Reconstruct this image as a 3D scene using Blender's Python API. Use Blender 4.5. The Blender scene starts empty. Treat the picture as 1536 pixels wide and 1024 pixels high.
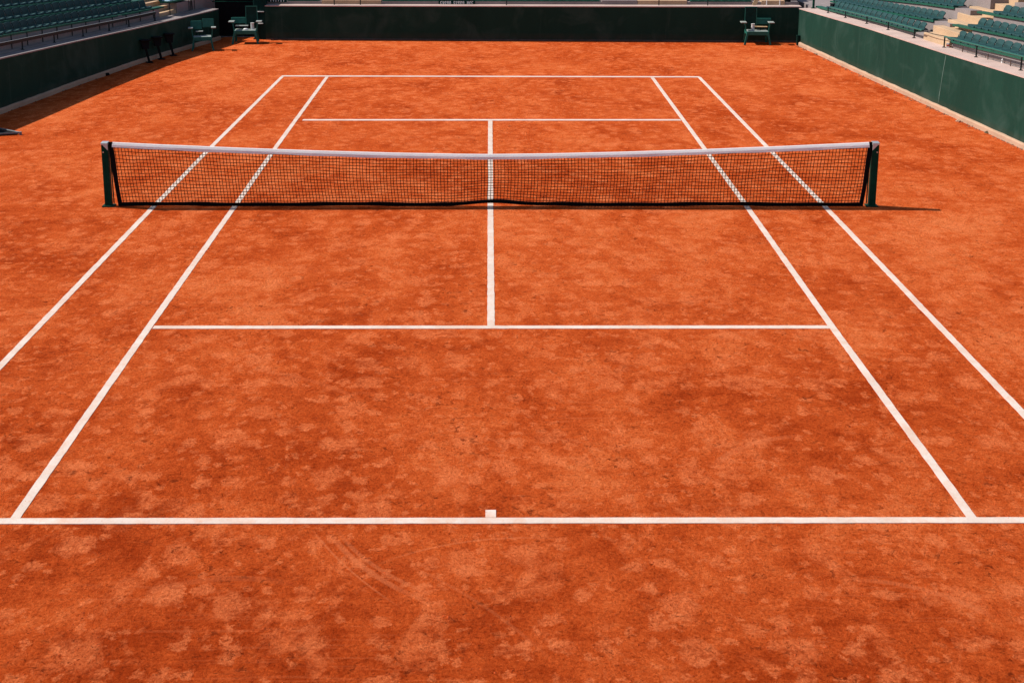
import bpy, bmesh, math, random
from mathutils import Vector, Matrix, noise as mnoise
random.seed(11)
D = bpy.data
scn = bpy.context.scene
COL = scn.collection

# ------------------------------------------------------------------ camera
CX, CY, HP, K = 736.0, 242.0, 5.70, 11702.0
BB = CY + 218.0
F = math.sqrt((K / HP) ** 2 - BB * BB)
TH = math.atan2(BB, F)
H = HP * math.cos(TH)
YC = -20.97
CT, ST = math.cos(TH), math.sin(TH)

def ray(px, py):
    u = (px - CX) / F; v = (py - CY) / F
    return u, CT - v * ST, -ST - v * CT

def G(px, py, z=0.0):                       # point of the photo lying on height z
    dx, dy, dz = ray(px, py); t = (z - H) / dz
    return Vector((dx * t, dy * t + YC, z))

def V(px, py, y0=0.0):                      # point of the photo lying on the plane Y=y0
    dx, dy, dz = ray(px, py); t = (y0 - YC) / dy
    return Vector((dx * t, y0, H + dz * t))

def PX(p):
    y = p[1] - YC; z = p[2] - H
    zc = y * CT - z * ST
    return CX + F * p[0] / zc, CY - F * (y * ST + z * CT) / zc

cam_d = D.cameras.new('camera'); cam = D.objects.new('camera', cam_d); COL.objects.link(cam)
cam.location = (0, YC, H); cam.rotation_euler = (math.radians(90) - TH, 0, 0)
cam_d.sensor_width = 36; cam_d.lens = F / 1536 * 36
cam_d.shift_x = (768 - CX) / 1536; cam_d.shift_y = -(512 - CY) / 1536
cam_d.clip_end = 2000; cam_d.clip_start = 0.05
scn.camera = cam

# ------------------------------------------------------------------ light
SUN_EL, AZ = math.radians(46), math.radians(14)
to_sun = Vector((-math.cos(SUN_EL) * math.cos(AZ), math.cos(SUN_EL) * math.sin(AZ), math.sin(SUN_EL)))
sd = D.lights.new('sun', 'SUN'); sd.energy = 4.7; sd.angle = math.radians(0.9); sd.color = (1.0, 0.955, 0.88)
sun = D.objects.new('sun', sd); COL.objects.link(sun)
sun.rotation_euler = to_sun.to_track_quat('Z', 'Y').to_euler()
w = D.worlds.new('World'); scn.world = w; w.use_nodes = True
nt = w.node_tree
sky = nt.nodes.new('ShaderNodeTexSky'); sky.sky_type = 'NISHITA'; sky.sun_disc = False
sky.sun_elevation = SUN_EL; sky.sun_rotation = math.atan2(to_sun.x, to_sun.y)
bg = nt.nodes['Background']; bg.inputs[1].default_value = 0.09
nt.links.new(sky.outputs[0], bg.inputs[0])
scn.view_settings.view_transform = 'Standard'; scn.view_settings.look = 'None'
scn.view_settings.exposure = 0.32; scn.view_settings.gamma = 1

# ------------------------------------------------------------------ materials
def circle3(a, b, c):
    ax, ay, bx, by, cx, cy = a.x, a.y, b.x, b.y, c.x, c.y
    d = 2 * (ax * (by - cy) + bx * (cy - ay) + cx * (ay - by))
    ux = ((ax * ax + ay * ay) * (by - cy) + (bx * bx + by * by) * (cy - ay) + (cx * cx + cy * cy) * (ay - by)) / d
    uy = ((ax * ax + ay * ay) * (cx - bx) + (bx * bx + by * by) * (ax - cx) + (cx * cx + cy * cy) * (bx - ax)) / d
    return ux, uy, math.hypot(ax - ux, ay - uy)
SLIDES = []
for a_, b_, c_, wd_, am_ in (((505, 812), (545, 850), (600, 884), .036, .40), ((516, 808), (557, 845), (612, 876), .028, .34), ((478, 806), (520, 850), (570, 890), .012, .4),
                        ((640, 860), (720, 905), (800, 965), .022, .18), ((588, 838), (700, 812), (790, 806), .016, .35), ((1080, 690), (1120, 668), (1180, 655), .05, .3), ((250, 880), (330, 868), (420, 872), .05, .16), ((1300, 870), (1390, 885), (1470, 915), .04, .3), ((420, 560), (470, 572), (540, 600), .05, .15)):
    A_, B_, C_ = G(*a_), G(*b_), G(*c_)
    ux_, uy_, R_ = circle3(A_, B_, C_)
    SLIDES.append((ux_, uy_, R_, wd_, B_.x, B_.y, (A_ - C_).length * .75, am_))

class NT:
    def __init__(s, name):
        s.m = D.materials.new(name); s.m.use_nodes = True; s.t = s.m.node_tree
        s.b = s.t.nodes['Principled BSDF']
        s.pos = s.t.nodes.new('ShaderNodeTexCoord').outputs['Object']
    def n(s, typ, **kw):
        nd = s.t.nodes.new(typ)
        for k, v in kw.items():
            if k.startswith('_'): setattr(nd, k[1:], v)
            else: nd.inputs[k].default_value = v
        return nd
    def l(s, a, b): s.t.links.new(a, b)
    def mapped(s, sc=(1, 1, 1), rot=(0, 0, 0), src=None):
        m = s.n('ShaderNodeMapping'); m.inputs['Scale'].default_value = sc; m.inputs['Rotation'].default_value = rot
        s.l(src or s.pos, m.inputs[0]); return m.outputs[0]
    def noise(s, scale, detail=4, rough=0.55, dist=0.0, vec=None):
        n = s.n('ShaderNodeTexNoise', Scale=scale, Detail=detail, Roughness=rough, Distortion=dist)
        s.l(vec or s.pos, n.inputs['Vector']); return n.outputs['Fac']
    def ramp(s, fac, stops, interp='LINEAR'):
        r = s.n('ShaderNodeValToRGB'); e = r.color_ramp.elements; r.color_ramp.interpolation = interp
        while len(e) > 1: e.remove(e[-1])
        for i, (p, c) in enumerate(stops):
            if not isinstance(c, tuple): c = (c, c, c)
            x = e[0] if i == 0 else e.new(p)
            x.position = p; x.color = (*c, 1)
        s.l(fac, r.inputs[0]); return r.outputs[0]
    def mix(s, fac, a, b, mode='MIX'):
        m = s.n('ShaderNodeMix', _data_type='RGBA', _blend_type=mode)
        for i, v in ((0, fac), (6, a), (7, b)):
            if hasattr(v, 'links') or hasattr(v, 'is_linked'): s.l(v, m.inputs[i])
            elif isinstance(v, tuple): m.inputs[i].default_value = (*v, 1)
            else: m.inputs[i].default_value = v
        return m.outputs[2]
    def math(s, op, a, b=0.0, clamp=False):
        m = s.n('ShaderNodeMath', _operation=op); m.use_clamp = clamp
        for i, v in ((0, a), (1, b)):
            if hasattr(v, 'is_linked'): s.l(v, m.inputs[i])
            else: m.inputs[i].default_value = v
        return m.outputs[0]
    def bump(s, height, dist=0.01, strength=1.0):
        b = s.n('ShaderNodeBump', Strength=strength, Distance=dist); s.l(height, b.inputs['Height'])
        s.l(b.outputs[0], s.b.inputs['Normal'])
    def out(s, col=None, rough=0.6, metal=0.0, spec=0.5):
        if col is not None:
            if isinstance(col, tuple): s.b.inputs['Base Color'].default_value = (*col, 1)
            else: s.l(col, s.b.inputs['Base Color'])
        if hasattr(rough, 'is_linked'): s.l(rough, s.b.inputs['Roughness'])
        else: s.b.inputs['Roughness'].default_value = rough
        s.b.inputs['Metallic'].default_value = metal
        s.b.inputs['Specular IOR Level'].default_value = spec
        return s.m

def simple(name, col, rough=0.6, var=0.15, scale=8, metal=0.0, spec=0.4, bump=0.0):
    t = NT(name)
    a = tuple(c * (1 - var) for c in col); b = tuple(min(1, c * (1 + var)) for c in col)
    c = t.ramp(t.noise(scale, 5, 0.6), [(0.3, a), (0.7, b)])
    if bump: t.bump(t.noise(scale * 6, 4), bump)
    return t.out(c, rough, metal, spec)

def clay_material():
    t = NT('red_clay')
    big = t.noise(0.20, 3, 0.5)
    q1 = t.mapped((1.0, 0.68, 1))
    n1 = t.noise(0.9, 12, 0.70, 0.3, q1)
    n2 = t.noise(4.6, 10, 0.76, 0.35)
    n3 = t.noise(1.9, 12, 0.72, 0.5, t.mapped((1.0, 0.62, 1)))
    fine = t.noise(34, 7, 0.78)
    sx = t.n('ShaderNodeSeparateXYZ'); t.l(t.pos, sx.inputs[0])
    f = t.math('ADD', t.math('MULTIPLY', n1, 0.42), t.math('MULTIPLY', n2, 0.34))
    f = t.math('ADD', f, t.math('MULTIPLY', fine, 0.24))
    f = t.math('ADD', f, t.math('MULTIPLY', t.math('SUBTRACT', big, 0.5), 0.22))
    # the clay goes a little darker and redder towards the near end
    near_dark = t.ramp(t.math('ADD', t.math('MULTIPLY', sx.outputs[1], -0.05), t.math('MULTIPLY', n1, 0.25)), [(0.50, 0.0), (0.85, 0.034)])
    f = t.math('SUBTRACT', f, near_dark)
    col = t.ramp(f, [(0.400, (0.345, 0.039, 0.0055)), (0.460, (0.480, 0.067, 0.0115)), (0.510, (0.570, 0.093, 0.0190)), (0.560, (0.650, 0.132, 0.034)), (0.615, (0.72, 0.178, 0.056))])
    # ragged dusty patches
    rg = t.math('MULTIPLY', t.ramp(n3, [(0.535, 0.0), (0.60, 1.0)]), t.ramp(n2, [(0.42, 0.10), (0.56, 0.55)]))
    col = t.mix(rg, col, (0.72, 0.165, 0.052))
    # ragged damp patches
    dg = t.math('MULTIPLY', t.ramp(n3, [(0.38, 1.0), (0.44, 0.0)]), 0.28)
    col = t.mix(dg, col, (0.42, 0.052, 0.009))
    # pale footprints: warped cells, only some of them
    wv = t.n('ShaderNodeTexNoise', Scale=6.0, Detail=8.0, Roughness=0.72)
    t.l(t.pos, wv.inputs['Vector'])
    wo = t.n('ShaderNodeVectorMath', _operation='SCALE'); t.l(wv.outputs['Color'], wo.inputs[0]); wo.inputs['Scale'].default_value = 0.34
    wp = t.n('ShaderNodeVectorMath', _operation='ADD'); t.l(t.mapped((1.0, 0.80, 1)), wp.inputs[0]); t.l(wo.outputs[0], wp.inputs[1])
    for sc, rad, keep, amt in ((1.75, 0.30, 0.58, 0.56), (3.3, 0.31, 0.52, 0.62), (6.5, 0.30, 0.50, 0.64)):
        v = t.n('ShaderNodeTexVoronoi', Scale=sc); v.voronoi_dimensions = '2D'; t.l(wp.outputs[0], v.inputs['Vector'])
        disc = t.ramp(v.outputs['Distance'], [(rad * 0.68, 1.0), (rad, 0.0)])
        sel = t.ramp(v.outputs['Color'], [(keep, 0.0), (keep + 0.10, 1.0)])
        brk = t.math('MULTIPLY', t.ramp(fine, [(0.40, 0.45), (0.54, 1.0)]), t.ramp(n2, [(0.40, 0.3), (0.50, 1.0)]))
        m = t.math('MULTIPLY', t.math('MULTIPLY', disc, sel), t.math('MULTIPLY', brk, amt))
        col = t.mix(m, col, (0.76, 0.185, 0.062))
    # coarse speckle of the crushed brick
    sp = t.noise(30, 6, 0.88, 0.5)
    col = t.mix(1.0, col, t.ramp(sp, [(0.37, (0.42, 0.34, 0.26)), (0.45, (0.88, 0.84, 0.80)), (0.54, (1.02, 1.03, 1.03)), (0.62, (1.20, 1.34, 1.42))]), 'MULTIPLY')
    # dark torn spots in clusters
    pit = t.noise(11, 9, 0.80, 0.8)
    dens = t.ramp(t.noise(1.3, 4, 0.6), [(0.46, 0.0), (0.60, 1.0)])
    pm = t.math('MULTIPLY', t.ramp(pit, [(0.36, 1.0), (0.42, 0.0)]), dens)
    col = t.mix(t.math('MULTIPLY', pm, 0.80), col, (0.20, 0.024, 0.006))
    # broom streaks, long and faint
    st = t.noise(3.0, 7, 0.72, 1.0, t.mapped((0.25, 5.0, 1), (0, 0, 0.16)))
    sm = t.math('MULTIPLY', t.ramp(st, [(0.56, 0.0), (0.62, 1.0)]), t.ramp(t.noise(0.45, 3), [(0.48, 0.0), (0.58, 0.22)]))
    col = t.mix(sm, col, (0.70, 0.17, 0.058))
    # curved slide marks left by feet
    for cx, cy, R, wdt, mx, my, ln, amt in SLIDES:
        dx = t.math('SUBTRACT', sx.outputs[0], cx); dy = t.math('SUBTRACT', sx.outputs[1], cy)
        r_ = t.math('SQRT', t.math('ADD', t.math('MULTIPLY', dx, dx), t.math('MULTIPLY', dy, dy)))
        e = t.math('ABSOLUTE', t.math('SUBTRACT', t.math('ADD', r_, t.math('MULTIPLY', fine, 0.02)), R + 0.01))
        ex = t.math('SUBTRACT', sx.outputs[0], mx); ey = t.math('SUBTRACT', sx.outputs[1], my)
        q = t.math('SQRT', t.math('ADD', t.math('MULTIPLY', ex, ex), t.math('MULTIPLY', ey, ey)))
        m = t.math('MULTIPLY', t.ramp(t.math('MULTIPLY', e, 1 / wdt), [(0.5, 1.0), (1.0, 0.0)]), t.ramp(t.math('MULTIPLY', q, 1 / ln), [(0.5, amt), (1.0, 0.0)]))
        col = t.mix(m, col, (0.72, 0.19, 0.07))
    h = t.math('ADD', t.math('MULTIPLY', pit, 1.0), t.math('MULTIPLY', fine, 0.95))
    h = t.math('SUBTRACT', h, t.math('MULTIPLY', pm, 0.35))
    t.bump(h, 0.025, 1.0)
    return t.out(col, 1.0, 0, 0.02)

def line_material():
    t = NT('court_line_tape')
    c = t.ramp(t.noise(2.2, 6, 0.65), [(0.3, (0.55, 0.44, 0.375)), (0.7, (0.68, 0.58, 0.51))])
    d = t.ramp(t.noise(5, 10, 0.78, 0.5), [(0.46, 0.0), (0.64, 0.55)])
    c = t.mix(d, c, (0.60, 0.33, 0.215))
    g = t.ramp(t.noise(26, 6, 0.8, 0.4), [(0.58, 0.0), (0.70, 0.65)])
    c = t.mix(g, c, (0.60, 0.24, 0.12))
    k = t.ramp(t.noise(9, 8, 0.8, 0.6), [(0.64, 0.0), (0.70, 0.5)])
    c = t.mix(k, c, (0.42, 0.38, 0.34))
    t.bump(t.noise(30, 6), 0.004)
    return t.out(c, 0.85, 0, 0.1)

def wall_material(name, base, pale, amt):
    t = NT(name)
    v = t.mapped((1.0, 1.0, 0.35))
    c = t.ramp(t.noise(0.9, 5, 0.6, 0.4, v), [(0.3, tuple(x * 0.82 for x in base)), (0.7, tuple(x * 1.16 for x in base))])
    blot = t.ramp(t.noise(1.15, 4, 0.55, 0.8), [(0.50, 0.0), (0.70, amt)])
    c = t.mix(blot, c, pale)
    run = t.ramp(t.noise(5.0, 4, 0.6, 0.2, t.mapped((1, 1, 0.07))), [(0.60, 0.0), (0.75, amt * 0.8)])
    c = t.mix(run, c, pale)
    sx = t.n('ShaderNodeSeparateXYZ'); t.l(t.pos, sx.inputs[0])
    dust = t.math('MULTIPLY', t.ramp(sx.outputs[2], [(0.0, 0.40), (0.26, 0.0)]), t.noise(6, 4))
    c = t.mix(dust, c, (0.16, 0.07, 0.04))
    t.bump(t.noise(4, 4), 0.006)
    return t.out(c, 0.75, 0, 0.06)

def concrete(name, col, stain=(0.12, 0.10, 0.09), amt=0.5):
    t = NT(name)
    c = t.ramp(t.noise(1.3, 6, 0.65), [(0.3, tuple(x * 0.82 for x in col)), (0.7, tuple(min(1, x * 1.1) for x in col))])
    s = t.ramp(t.noise(7, 6, 0.75, 0.5), [(0.56, 0.0), (0.74, amt)])
    c = t.mix(s, c, stain)
    t.bump(t.noise(40, 5, 0.7), 0.006)
    return t.out(c, 0.88, 0, 0.25)

M_CLAY = clay_material()
M_LINE = line_material()
M_WALL = wall_material('green_wall_paint', (0.0105, 0.0400, 0.0275), (0.036, 0.074, 0.058), 0.55)
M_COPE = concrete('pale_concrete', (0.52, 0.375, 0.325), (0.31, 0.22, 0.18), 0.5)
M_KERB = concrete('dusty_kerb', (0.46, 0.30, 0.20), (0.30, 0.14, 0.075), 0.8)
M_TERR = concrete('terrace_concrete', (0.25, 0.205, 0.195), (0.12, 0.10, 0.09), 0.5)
M_STAIR = concrete('sand_painted_step', (0.48, 0.32, 0.195), (0.34, 0.22, 0.14), 0.4)
M_SEAT = simple('sun_faded_green_plastic', (0.017, 0.056, 0.056), 0.6, 0.35, 5, spec=0.15)
M_BEAM = simple('green_steel_beam', (0.012, 0.085, 0.055), 0.5, 0.2, 6, spec=0.2)
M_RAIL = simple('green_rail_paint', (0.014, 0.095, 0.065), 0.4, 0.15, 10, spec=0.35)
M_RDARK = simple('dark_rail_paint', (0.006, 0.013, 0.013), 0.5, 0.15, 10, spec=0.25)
M_POST = simple('dark_green_post_paint', (0.003, 0.042, 0.026), 0.6, 0.3, 12, spec=0.06)
M_CAP = simple('brushed_aluminium', (0.62, 0.64, 0.62), 0.38, 0.1, 30, metal=0.7)
M_CORD = simple('black_net_cord', (0.006, 0.006, 0.007), 0.8, 0.1, 30, spec=0.05)
M_BAND = simple('black_webbing', (0.006, 0.006, 0.007), 0.8, 0.2, 40, spec=0.05)
M_TAPE = simple('white_net_tape', (0.93, 0.91, 0.90), 0.65, 0.04, 9, spec=0.25, bump=0.004)
_t = M_TAPE.node_tree; _tr = _t.nodes.new('ShaderNodeBsdfTranslucent'); _tr.inputs[0].default_value = (0.88, 0.88, 0.93, 1)
_mx = _t.nodes.new('ShaderNodeMixShader'); _mx.inputs[0].default_value = 0.3
_o = [n for n in _t.nodes if n.type == 'OUTPUT_MATERIAL'][0]
_t.links.new(_t.nodes['Principled BSDF'].outputs[0], _mx.inputs[1]); _t.links.new(_tr.outputs[0], _mx.inputs[2]); _t.links.new(_mx.outputs[0], _o.inputs[0])
M_CHAIR = simple('court_chair_green', (0.018, 0.120, 0.092), 0.55, 0.18, 9, spec=0.15)
M_CHDK = simple('dark_panel_green', (0.004, 0.026, 0.021), 0.6, 0.2, 9, spec=0.08)
M_TOP = simple('worn_pale_top', (0.30, 0.33, 0.30), 0.55, 0.12, 14)
M_GREY = simple('pale_grey_plastic', (0.55, 0.56, 0.53), 0.5, 0.08, 14)
M_BLACK = simple('black_rubber', (0.006, 0.006, 0.007), 0.7, 0.2, 14, spec=0.08)
M_WHITE = simple('white_paint', (0.82, 0.82, 0.80), 0.55, 0.05, 14)
M_STEEL = simple('dull_steel', (0.45, 0.46, 0.47), 0.4, 0.12, 20, metal=0.8)
M_STRIP = simple('grey_strip', (0.16, 0.18, 0.19), 0.6, 0.15, 20, spec=0.1)
M_CLOTH = simple('pale_blue_cloth', (0.30, 0.42, 0.50), 0.9, 0.25, 14, spec=0.1)
M_TAN = simple('tan_board', (0.62, 0.42, 0.22), 0.7, 0.2, 9)
M_LEAF = simple('dry_leaf', (0.10, 0.06, 0.025), 0.8, 0.4, 9)

# ------------------------------------------------------------------ mesh helpers
class MB:
    def __init__(s): s.v = []; s.f = []
    def add(s, vs, fs):
        o = len(s.v); s.v += [tuple(v) for v in vs]; s.f += [tuple(i + o for i in f) for f in fs]
    def box(s, c, size, M=None):
        x, y, z = (d / 2 for d in size); c = Vector(c)
        vs = [Vector((a * x, b * y, d * z)) for a in (-1, 1) for b in (-1, 1) for d in (-1, 1)]
        if M is not None: vs = [M @ v for v in vs]
        s.add([v + c for v in vs], [(0, 1, 3, 2), (4, 6, 7, 5), (0, 4, 5, 1), (2, 3, 7, 6), (0, 2, 6, 4), (1, 5, 7, 3)])
    def bar(s, a, b, w, h, up=(0, 0, 1)):
        a, b = Vector(a), Vector(b); d = (b - a); L = d.length; d.normalize()
        x = d.cross(Vector(up))
        if x.length < 1e-4: x = d.cross(Vector((0, 1, 0)))
        x.normalize(); u = x.cross(d).normalized()
        vs = []
        for p in (a, b):
            for i, j in ((-1, -1), (1, -1), (1, 1), (-1, 1)):
                vs.append(p + x * (i * w / 2) + u * (j * h / 2))
        s.add(vs, [(3, 2, 1, 0), (4, 5, 6, 7), (0, 1, 5, 4), (1, 2, 6, 5), (2, 3, 7, 6), (3, 0, 4, 7)])
    def tube(s, pts, r, n=10, caps=True):
        pts = [Vector(p) for p in pts]; rings = []
        rr = r if isinstance(r, (list, tuple)) else [r] * len(pts)
        for i, p in enumerate(pts):
            d = (pts[min(i + 1, len(pts) - 1)] - pts[max(i - 1, 0)]).normalized()
            x = d.cross(Vector((0, 0, 1)))
            if x.length < 1e-3: x = d.cross(Vector((0, 1, 0)))
            x.normalize(); u = x.cross(d)
            rings.append([p + (x * math.cos(a) + u * math.sin(a)) * rr[i] for a in [2 * math.pi * k / n for k in range(n)]])
        fs = []
        for i in range(len(pts) - 1):
            for k in range(n):
                fs.append((i * n + k, i * n + (k + 1) % n, (i + 1) * n + (k + 1) % n, (i + 1) * n + k))
        if caps:
            fs.append(tuple(reversed(range(n)))); fs.append(tuple((len(pts) - 1) * n + k for k in range(n)))
        s.add([v for r_ in rings for v in r_], fs)
    def grid(s, rows, close=False):
        n = len(rows[0]); fs = []
        for i in range(len(rows) - 1):
            for k in range(n - 1 if not close else n):
                fs.append((i * n + k, i * n + (k + 1) % n, (i + 1) * n + (k + 1) % n, (i + 1) * n + k))
        s.add([v for r in rows for v in r], fs)
        return s
    def solid_strip(s, secs):
        """closed cross-sections lofted and capped"""
        n = len(secs[0]); o = len(s.v)
        s.grid(secs, True)
        s.f.append(tuple(o + k for k in reversed(range(n)))); s.f.append(tuple(o + (len(secs) - 1) * n + k for k in range(n)))
    def build(s, name, mat, parent=None, smooth=False, bevel=0.0, loc=None):
        me = D.meshes.new(name); me.from_pydata(s.v, [], s.f)
        bm = bmesh.new(); bm.from_mesh(me); bmesh.ops.recalc_face_normals(bm, faces=bm.faces); bm.to_mesh(me); bm.free()
        me.materials.append(mat)
        if smooth:
            for p in me.polygons: p.use_smooth = True
        o = D.objects.new(name, me); COL.objects.link(o)
        if parent: o.parent = parent
        if loc: o.location = loc
        if bevel:
            b = o.modifiers.new('bevel', 'BEVEL'); b.width = bevel; b.segments = 2; b.limit_method = 'ANGLE'
        return o

def tag(o, label=None, cat=None, group=None, kind=None):
    if label: o['label'] = label
    if cat: o['category'] = cat
    if group: o['group'] = group
    if kind: o['kind'] = kind
    return o

def empty(name, loc, rz=0.0):
    o = D.objects.new(name, None); COL.objects.link(o); o.location = loc; o.rotation_euler = (0, 0, rz)
    o.empty_display_size = 0.2
    return o

def copy_tree(o, parent=None):
    c = o.copy(); COL.objects.link(c); c.parent = parent
    for ch in [x for x in D.objects if x.parent == o]: copy_tree(ch, c)
    return c

def interp(tab, y):
    if y >= tab[0][0]: a, b = tab[0], tab[1]
    elif y <= tab[-1][0]: a, b = tab[-2], tab[-1]
    else:
        for a, b in zip(tab, tab[1:]):
            if b[0] <= y <= a[0]: break
    t = (y - a[0]) / (b[0] - a[0])
    return [p + (q - p) * t for p, q in zip(a[1:], b[1:])]

# wall lines seen in plan: Y, X, height of the wall top
R_TAB = [(19.0, 9.17, 1.09), (18.6, 9.19, 1.10), (13.0, 9.62, 1.245), (8.2, 10.0, 1.305), (4.25, 10.32, 1.38), (-8, 11.3, 1.5), (-26, 12.7, 1.5)]
L_TAB = [(20.3, -8.25, 0.95), (19.4, -8.45, 0.95), (17.3, -9.02, 0.955), (15.0, -9.6, 0.975), (11.5, -10.23, 1.085), (7.84, -10.78, 1.21), (0, -11.9, 1.3), (-26, -15.6, 1.4)]

def at(side, Y, wd, z):
    """point wd metres outward from the court face of a side wall, z above its top"""
    tab = R_TAB if side > 0 else L_TAB
    x, h = interp(tab, Y)
    x2, _ = interp(tab, Y + 0.6); x1, _ = interp(tab, Y - 0.6)
    n = Vector((1.2, -(x2 - x1), 0)).normalized() * side
    return Vector((x + n.x * wd, Y + n.y * wd, h + z))

def out_dir(side, Y):
    return (at(side, Y, 1, 0) - at(side, Y, 0, 0)).normalized()

def find_y(side, wd, zf, px):
    lo, hi = -10.0, 19.0
    for _ in range(40):
        m = (lo + hi) / 2
        x = PX(at(side, m, wd, zf(m)))[0]
        if (x > px) == (side > 0): lo = m
        else: hi = m
    return (lo + hi) / 2

# ------------------------------------------------------------------ ground
def grid_plane(name, x0, x1, y0, y1, nx, ny, mat, zf=lambda x, y: 0.0):
    mb = MB()
    mb.grid([[(x0 + (x1 - x0) * i / nx, y0 + (y1 - y0) * j / ny, zf(x0 + (x1 - x0) * i / nx, y0 + (y1 - y0) * j / ny)) for i in range(nx + 1)] for j in range(ny + 1)])
    return mb.build(name, mat)
gr = grid_plane('ground', -400, 400, -300, 500, 8, 8, concrete('surrounding_tarmac', (0.09, 0.085, 0.08), (0.05, 0.05, 0.05), 0.5))
gr.location.z = -0.03; tag(gr, kind='structure')
_ys = [26, 22, 19, 16, 13, 10, 7.84, 4, 0, -6, -12, -18, -26]
mb = MB(); mb.grid([[(interp(L_TAB, y)[0] - .1, y, 0), (-4, y, 0), (4, y, 0), (interp(R_TAB, y)[0] + .1, y, 0)] for y in [20.5] + _ys[2:]])
tag(mb.build('clay_court', M_CLAY), kind='structure')

# loose crumbs of clay, thousands of them
def crumbs():
    mb = MB(); rnd = random.Random(5)
    base = [Vector(v).normalized() for v in ((0, 0, 1), (1, 0, .1), (.3, .95, 0), (-.8, .6, .1), (-.8, -.6, 0), (.3, -.95, .1))]
    fs = [(0, 1, 2), (0, 2, 3), (0, 3, 4), (0, 4, 5), (0, 5, 1)]
    n = 0
    while n < 26000:
        y = -15.5 + 17 * (rnd.random() ** 1.5)
        x = rnd.uniform(-8.2, 8.2)
        d = mnoise.noise(Vector((x * 1.5, y * 1.5, 3.1))) + 0.6 * mnoise.noise(Vector((x * 5, y * 5, 7.7)))
        if rnd.random() > 0.06 + max(0, d - .05) * 2.4: continue
        s = 0.0022 + 0.0075 * rnd.random() ** 3.2
        if rnd.random() < 0.012: s *= 1.9
        a = rnd.uniform(0, 6.28); ca, sa = math.cos(a), math.sin(a)
        ex, ey, ez = rnd.uniform(.8, 1.5), rnd.uniform(.7, 1.1), rnd.uniform(.5, .9)
        vs = []
        for b in base:
            k = rnd.uniform(.75, 1.2) * s
            bx, by = b.x * ex * k, b.y * ey * k
            vs.append((x + bx * ca - by * sa, y + bx * sa + by * ca, b.z * ez * k + 0.0005))
        mb.add(vs, fs); n += 1
    o = mb.build('clay_crumbs', M_CRUMB)
    tag(o, 'loose red crumbs of crushed brick scattered over the clay', 'clay crumbs', kind='stuff')
M_CRUMB = simple('clay_crumb', (0.44, 0.066, 0.015), 0.95, 0.5, 3, spec=0.1)
crumbs()

# ------------------------------------------------------------------ court lines
def line(name, pts, wd, label, extra=None, z=0.004):
    pts = [Vector((p[0], p[1], 0)) for p in pts]
    dense = []
    for a, b in zip(pts, pts[1:]):
        n = max(1, int((b - a).length / 0.10))
        dense += [a.lerp(b, i / n) for i in range(n)]
    dense.append(pts[-1])
    mb = MB(); top = []; rnd = random.Random(len(name) + int(pts[0].x * 7))
    secs = []
    for i, p in enumerate(dense):
        d = (dense[min(i + 1, len(dense) - 1)] - dense[max(i - 1, 0)]).normalized()
        nrm = Vector((-d.y, d.x, 0)); j = rnd.uniform(-.004, .002); j2 = rnd.uniform(-.004, .002)
        a = p + nrm * (wd / 2 + j); b = p - nrm * (wd / 2 + j2)
        secs.append([(a.x, a.y, -0.01), (a.x, a.y, z), (b.x, b.y, z), (b.x, b.y, -0.01)])
    mb.solid_strip(secs)
    o = mb.build(name, M_LINE)
    tag(o, label, 'court line', 'white court lines')
    if extra: extra(o)
    return o
gl, gr_ = G(0, 781.6), G(1500, 780.1)
sl = (gr_ - gl).normalized()
bl0 = gl - sl * 1.6; bl1 = gr_ + sl * 1.6
def centre_mark(par):
    a, b = G(728.2, 764.6), G(744.0, 776.2)
    MBm = MB(); MBm.box(((a.x + b.x) / 2, (a.y + b.y) / 2 , -0.002), (abs(b.x - a.x), abs(a.y - b.y) - .004, 0.012)); MBm.build('centre_mark', M_LINE, par)
line('court_line', [bl0, bl1], 0.103, 'near baseline, the widest white line crossing the whole foreground', centre_mark, 0.005)
line('court_line', [G(422.2, 114.4), G(1049.5, 115.8)], 0.17, 'far baseline, white line nearest to the far green wall', None, 0.005)
line('court_line', [G(230, 491.0), G(1243, 490.6)], 0.105, 'near service line, white line across the court in front of the net')
line('court_line', [G(454, 180.2), G(1021, 180.2)], 0.15, 'far service line, white line across the court beyond the net')
line('court_line', [G(736.6, 488.6), G(735.6, 305), G(735.4, 181.5)], 0.092, 'centre service line, white line running under the middle of the net')
line('court_line', [G(22.5, 777.5), G(223, 491), G(359, 300), G(414.5, 220), G(490.6, 115.6)], 0.088, 'left singles sideline, inner one of the two slanting white lines on the left')
line('court_line', [G(1458.5, 777), G(1248, 490), G(1116, 304), G(978.6, 116.8)], 0.088, 'right singles sideline, inner one of the two slanting white lines on the right')
a_, b_ = G(0, 549.5), G(229, 311.5); e_ = a_ + (a_ - b_).normalized() * 5.7
line('court_line', [e_, a_, b_, G(318.5, 219), G(423.4, 115.2)], 0.088, 'left doubles sideline, outermost slanting white line on the left')
a_, b_ = G(1536, 621.5), G(1219.5, 291.5); e_ = a_ + (a_ - b_).normalized() * 4.6
line('court_line', [e_, a_, b_, G(1048.6, 116)], 0.088, 'right doubles sideline, outermost slanting white line on the right')

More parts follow.
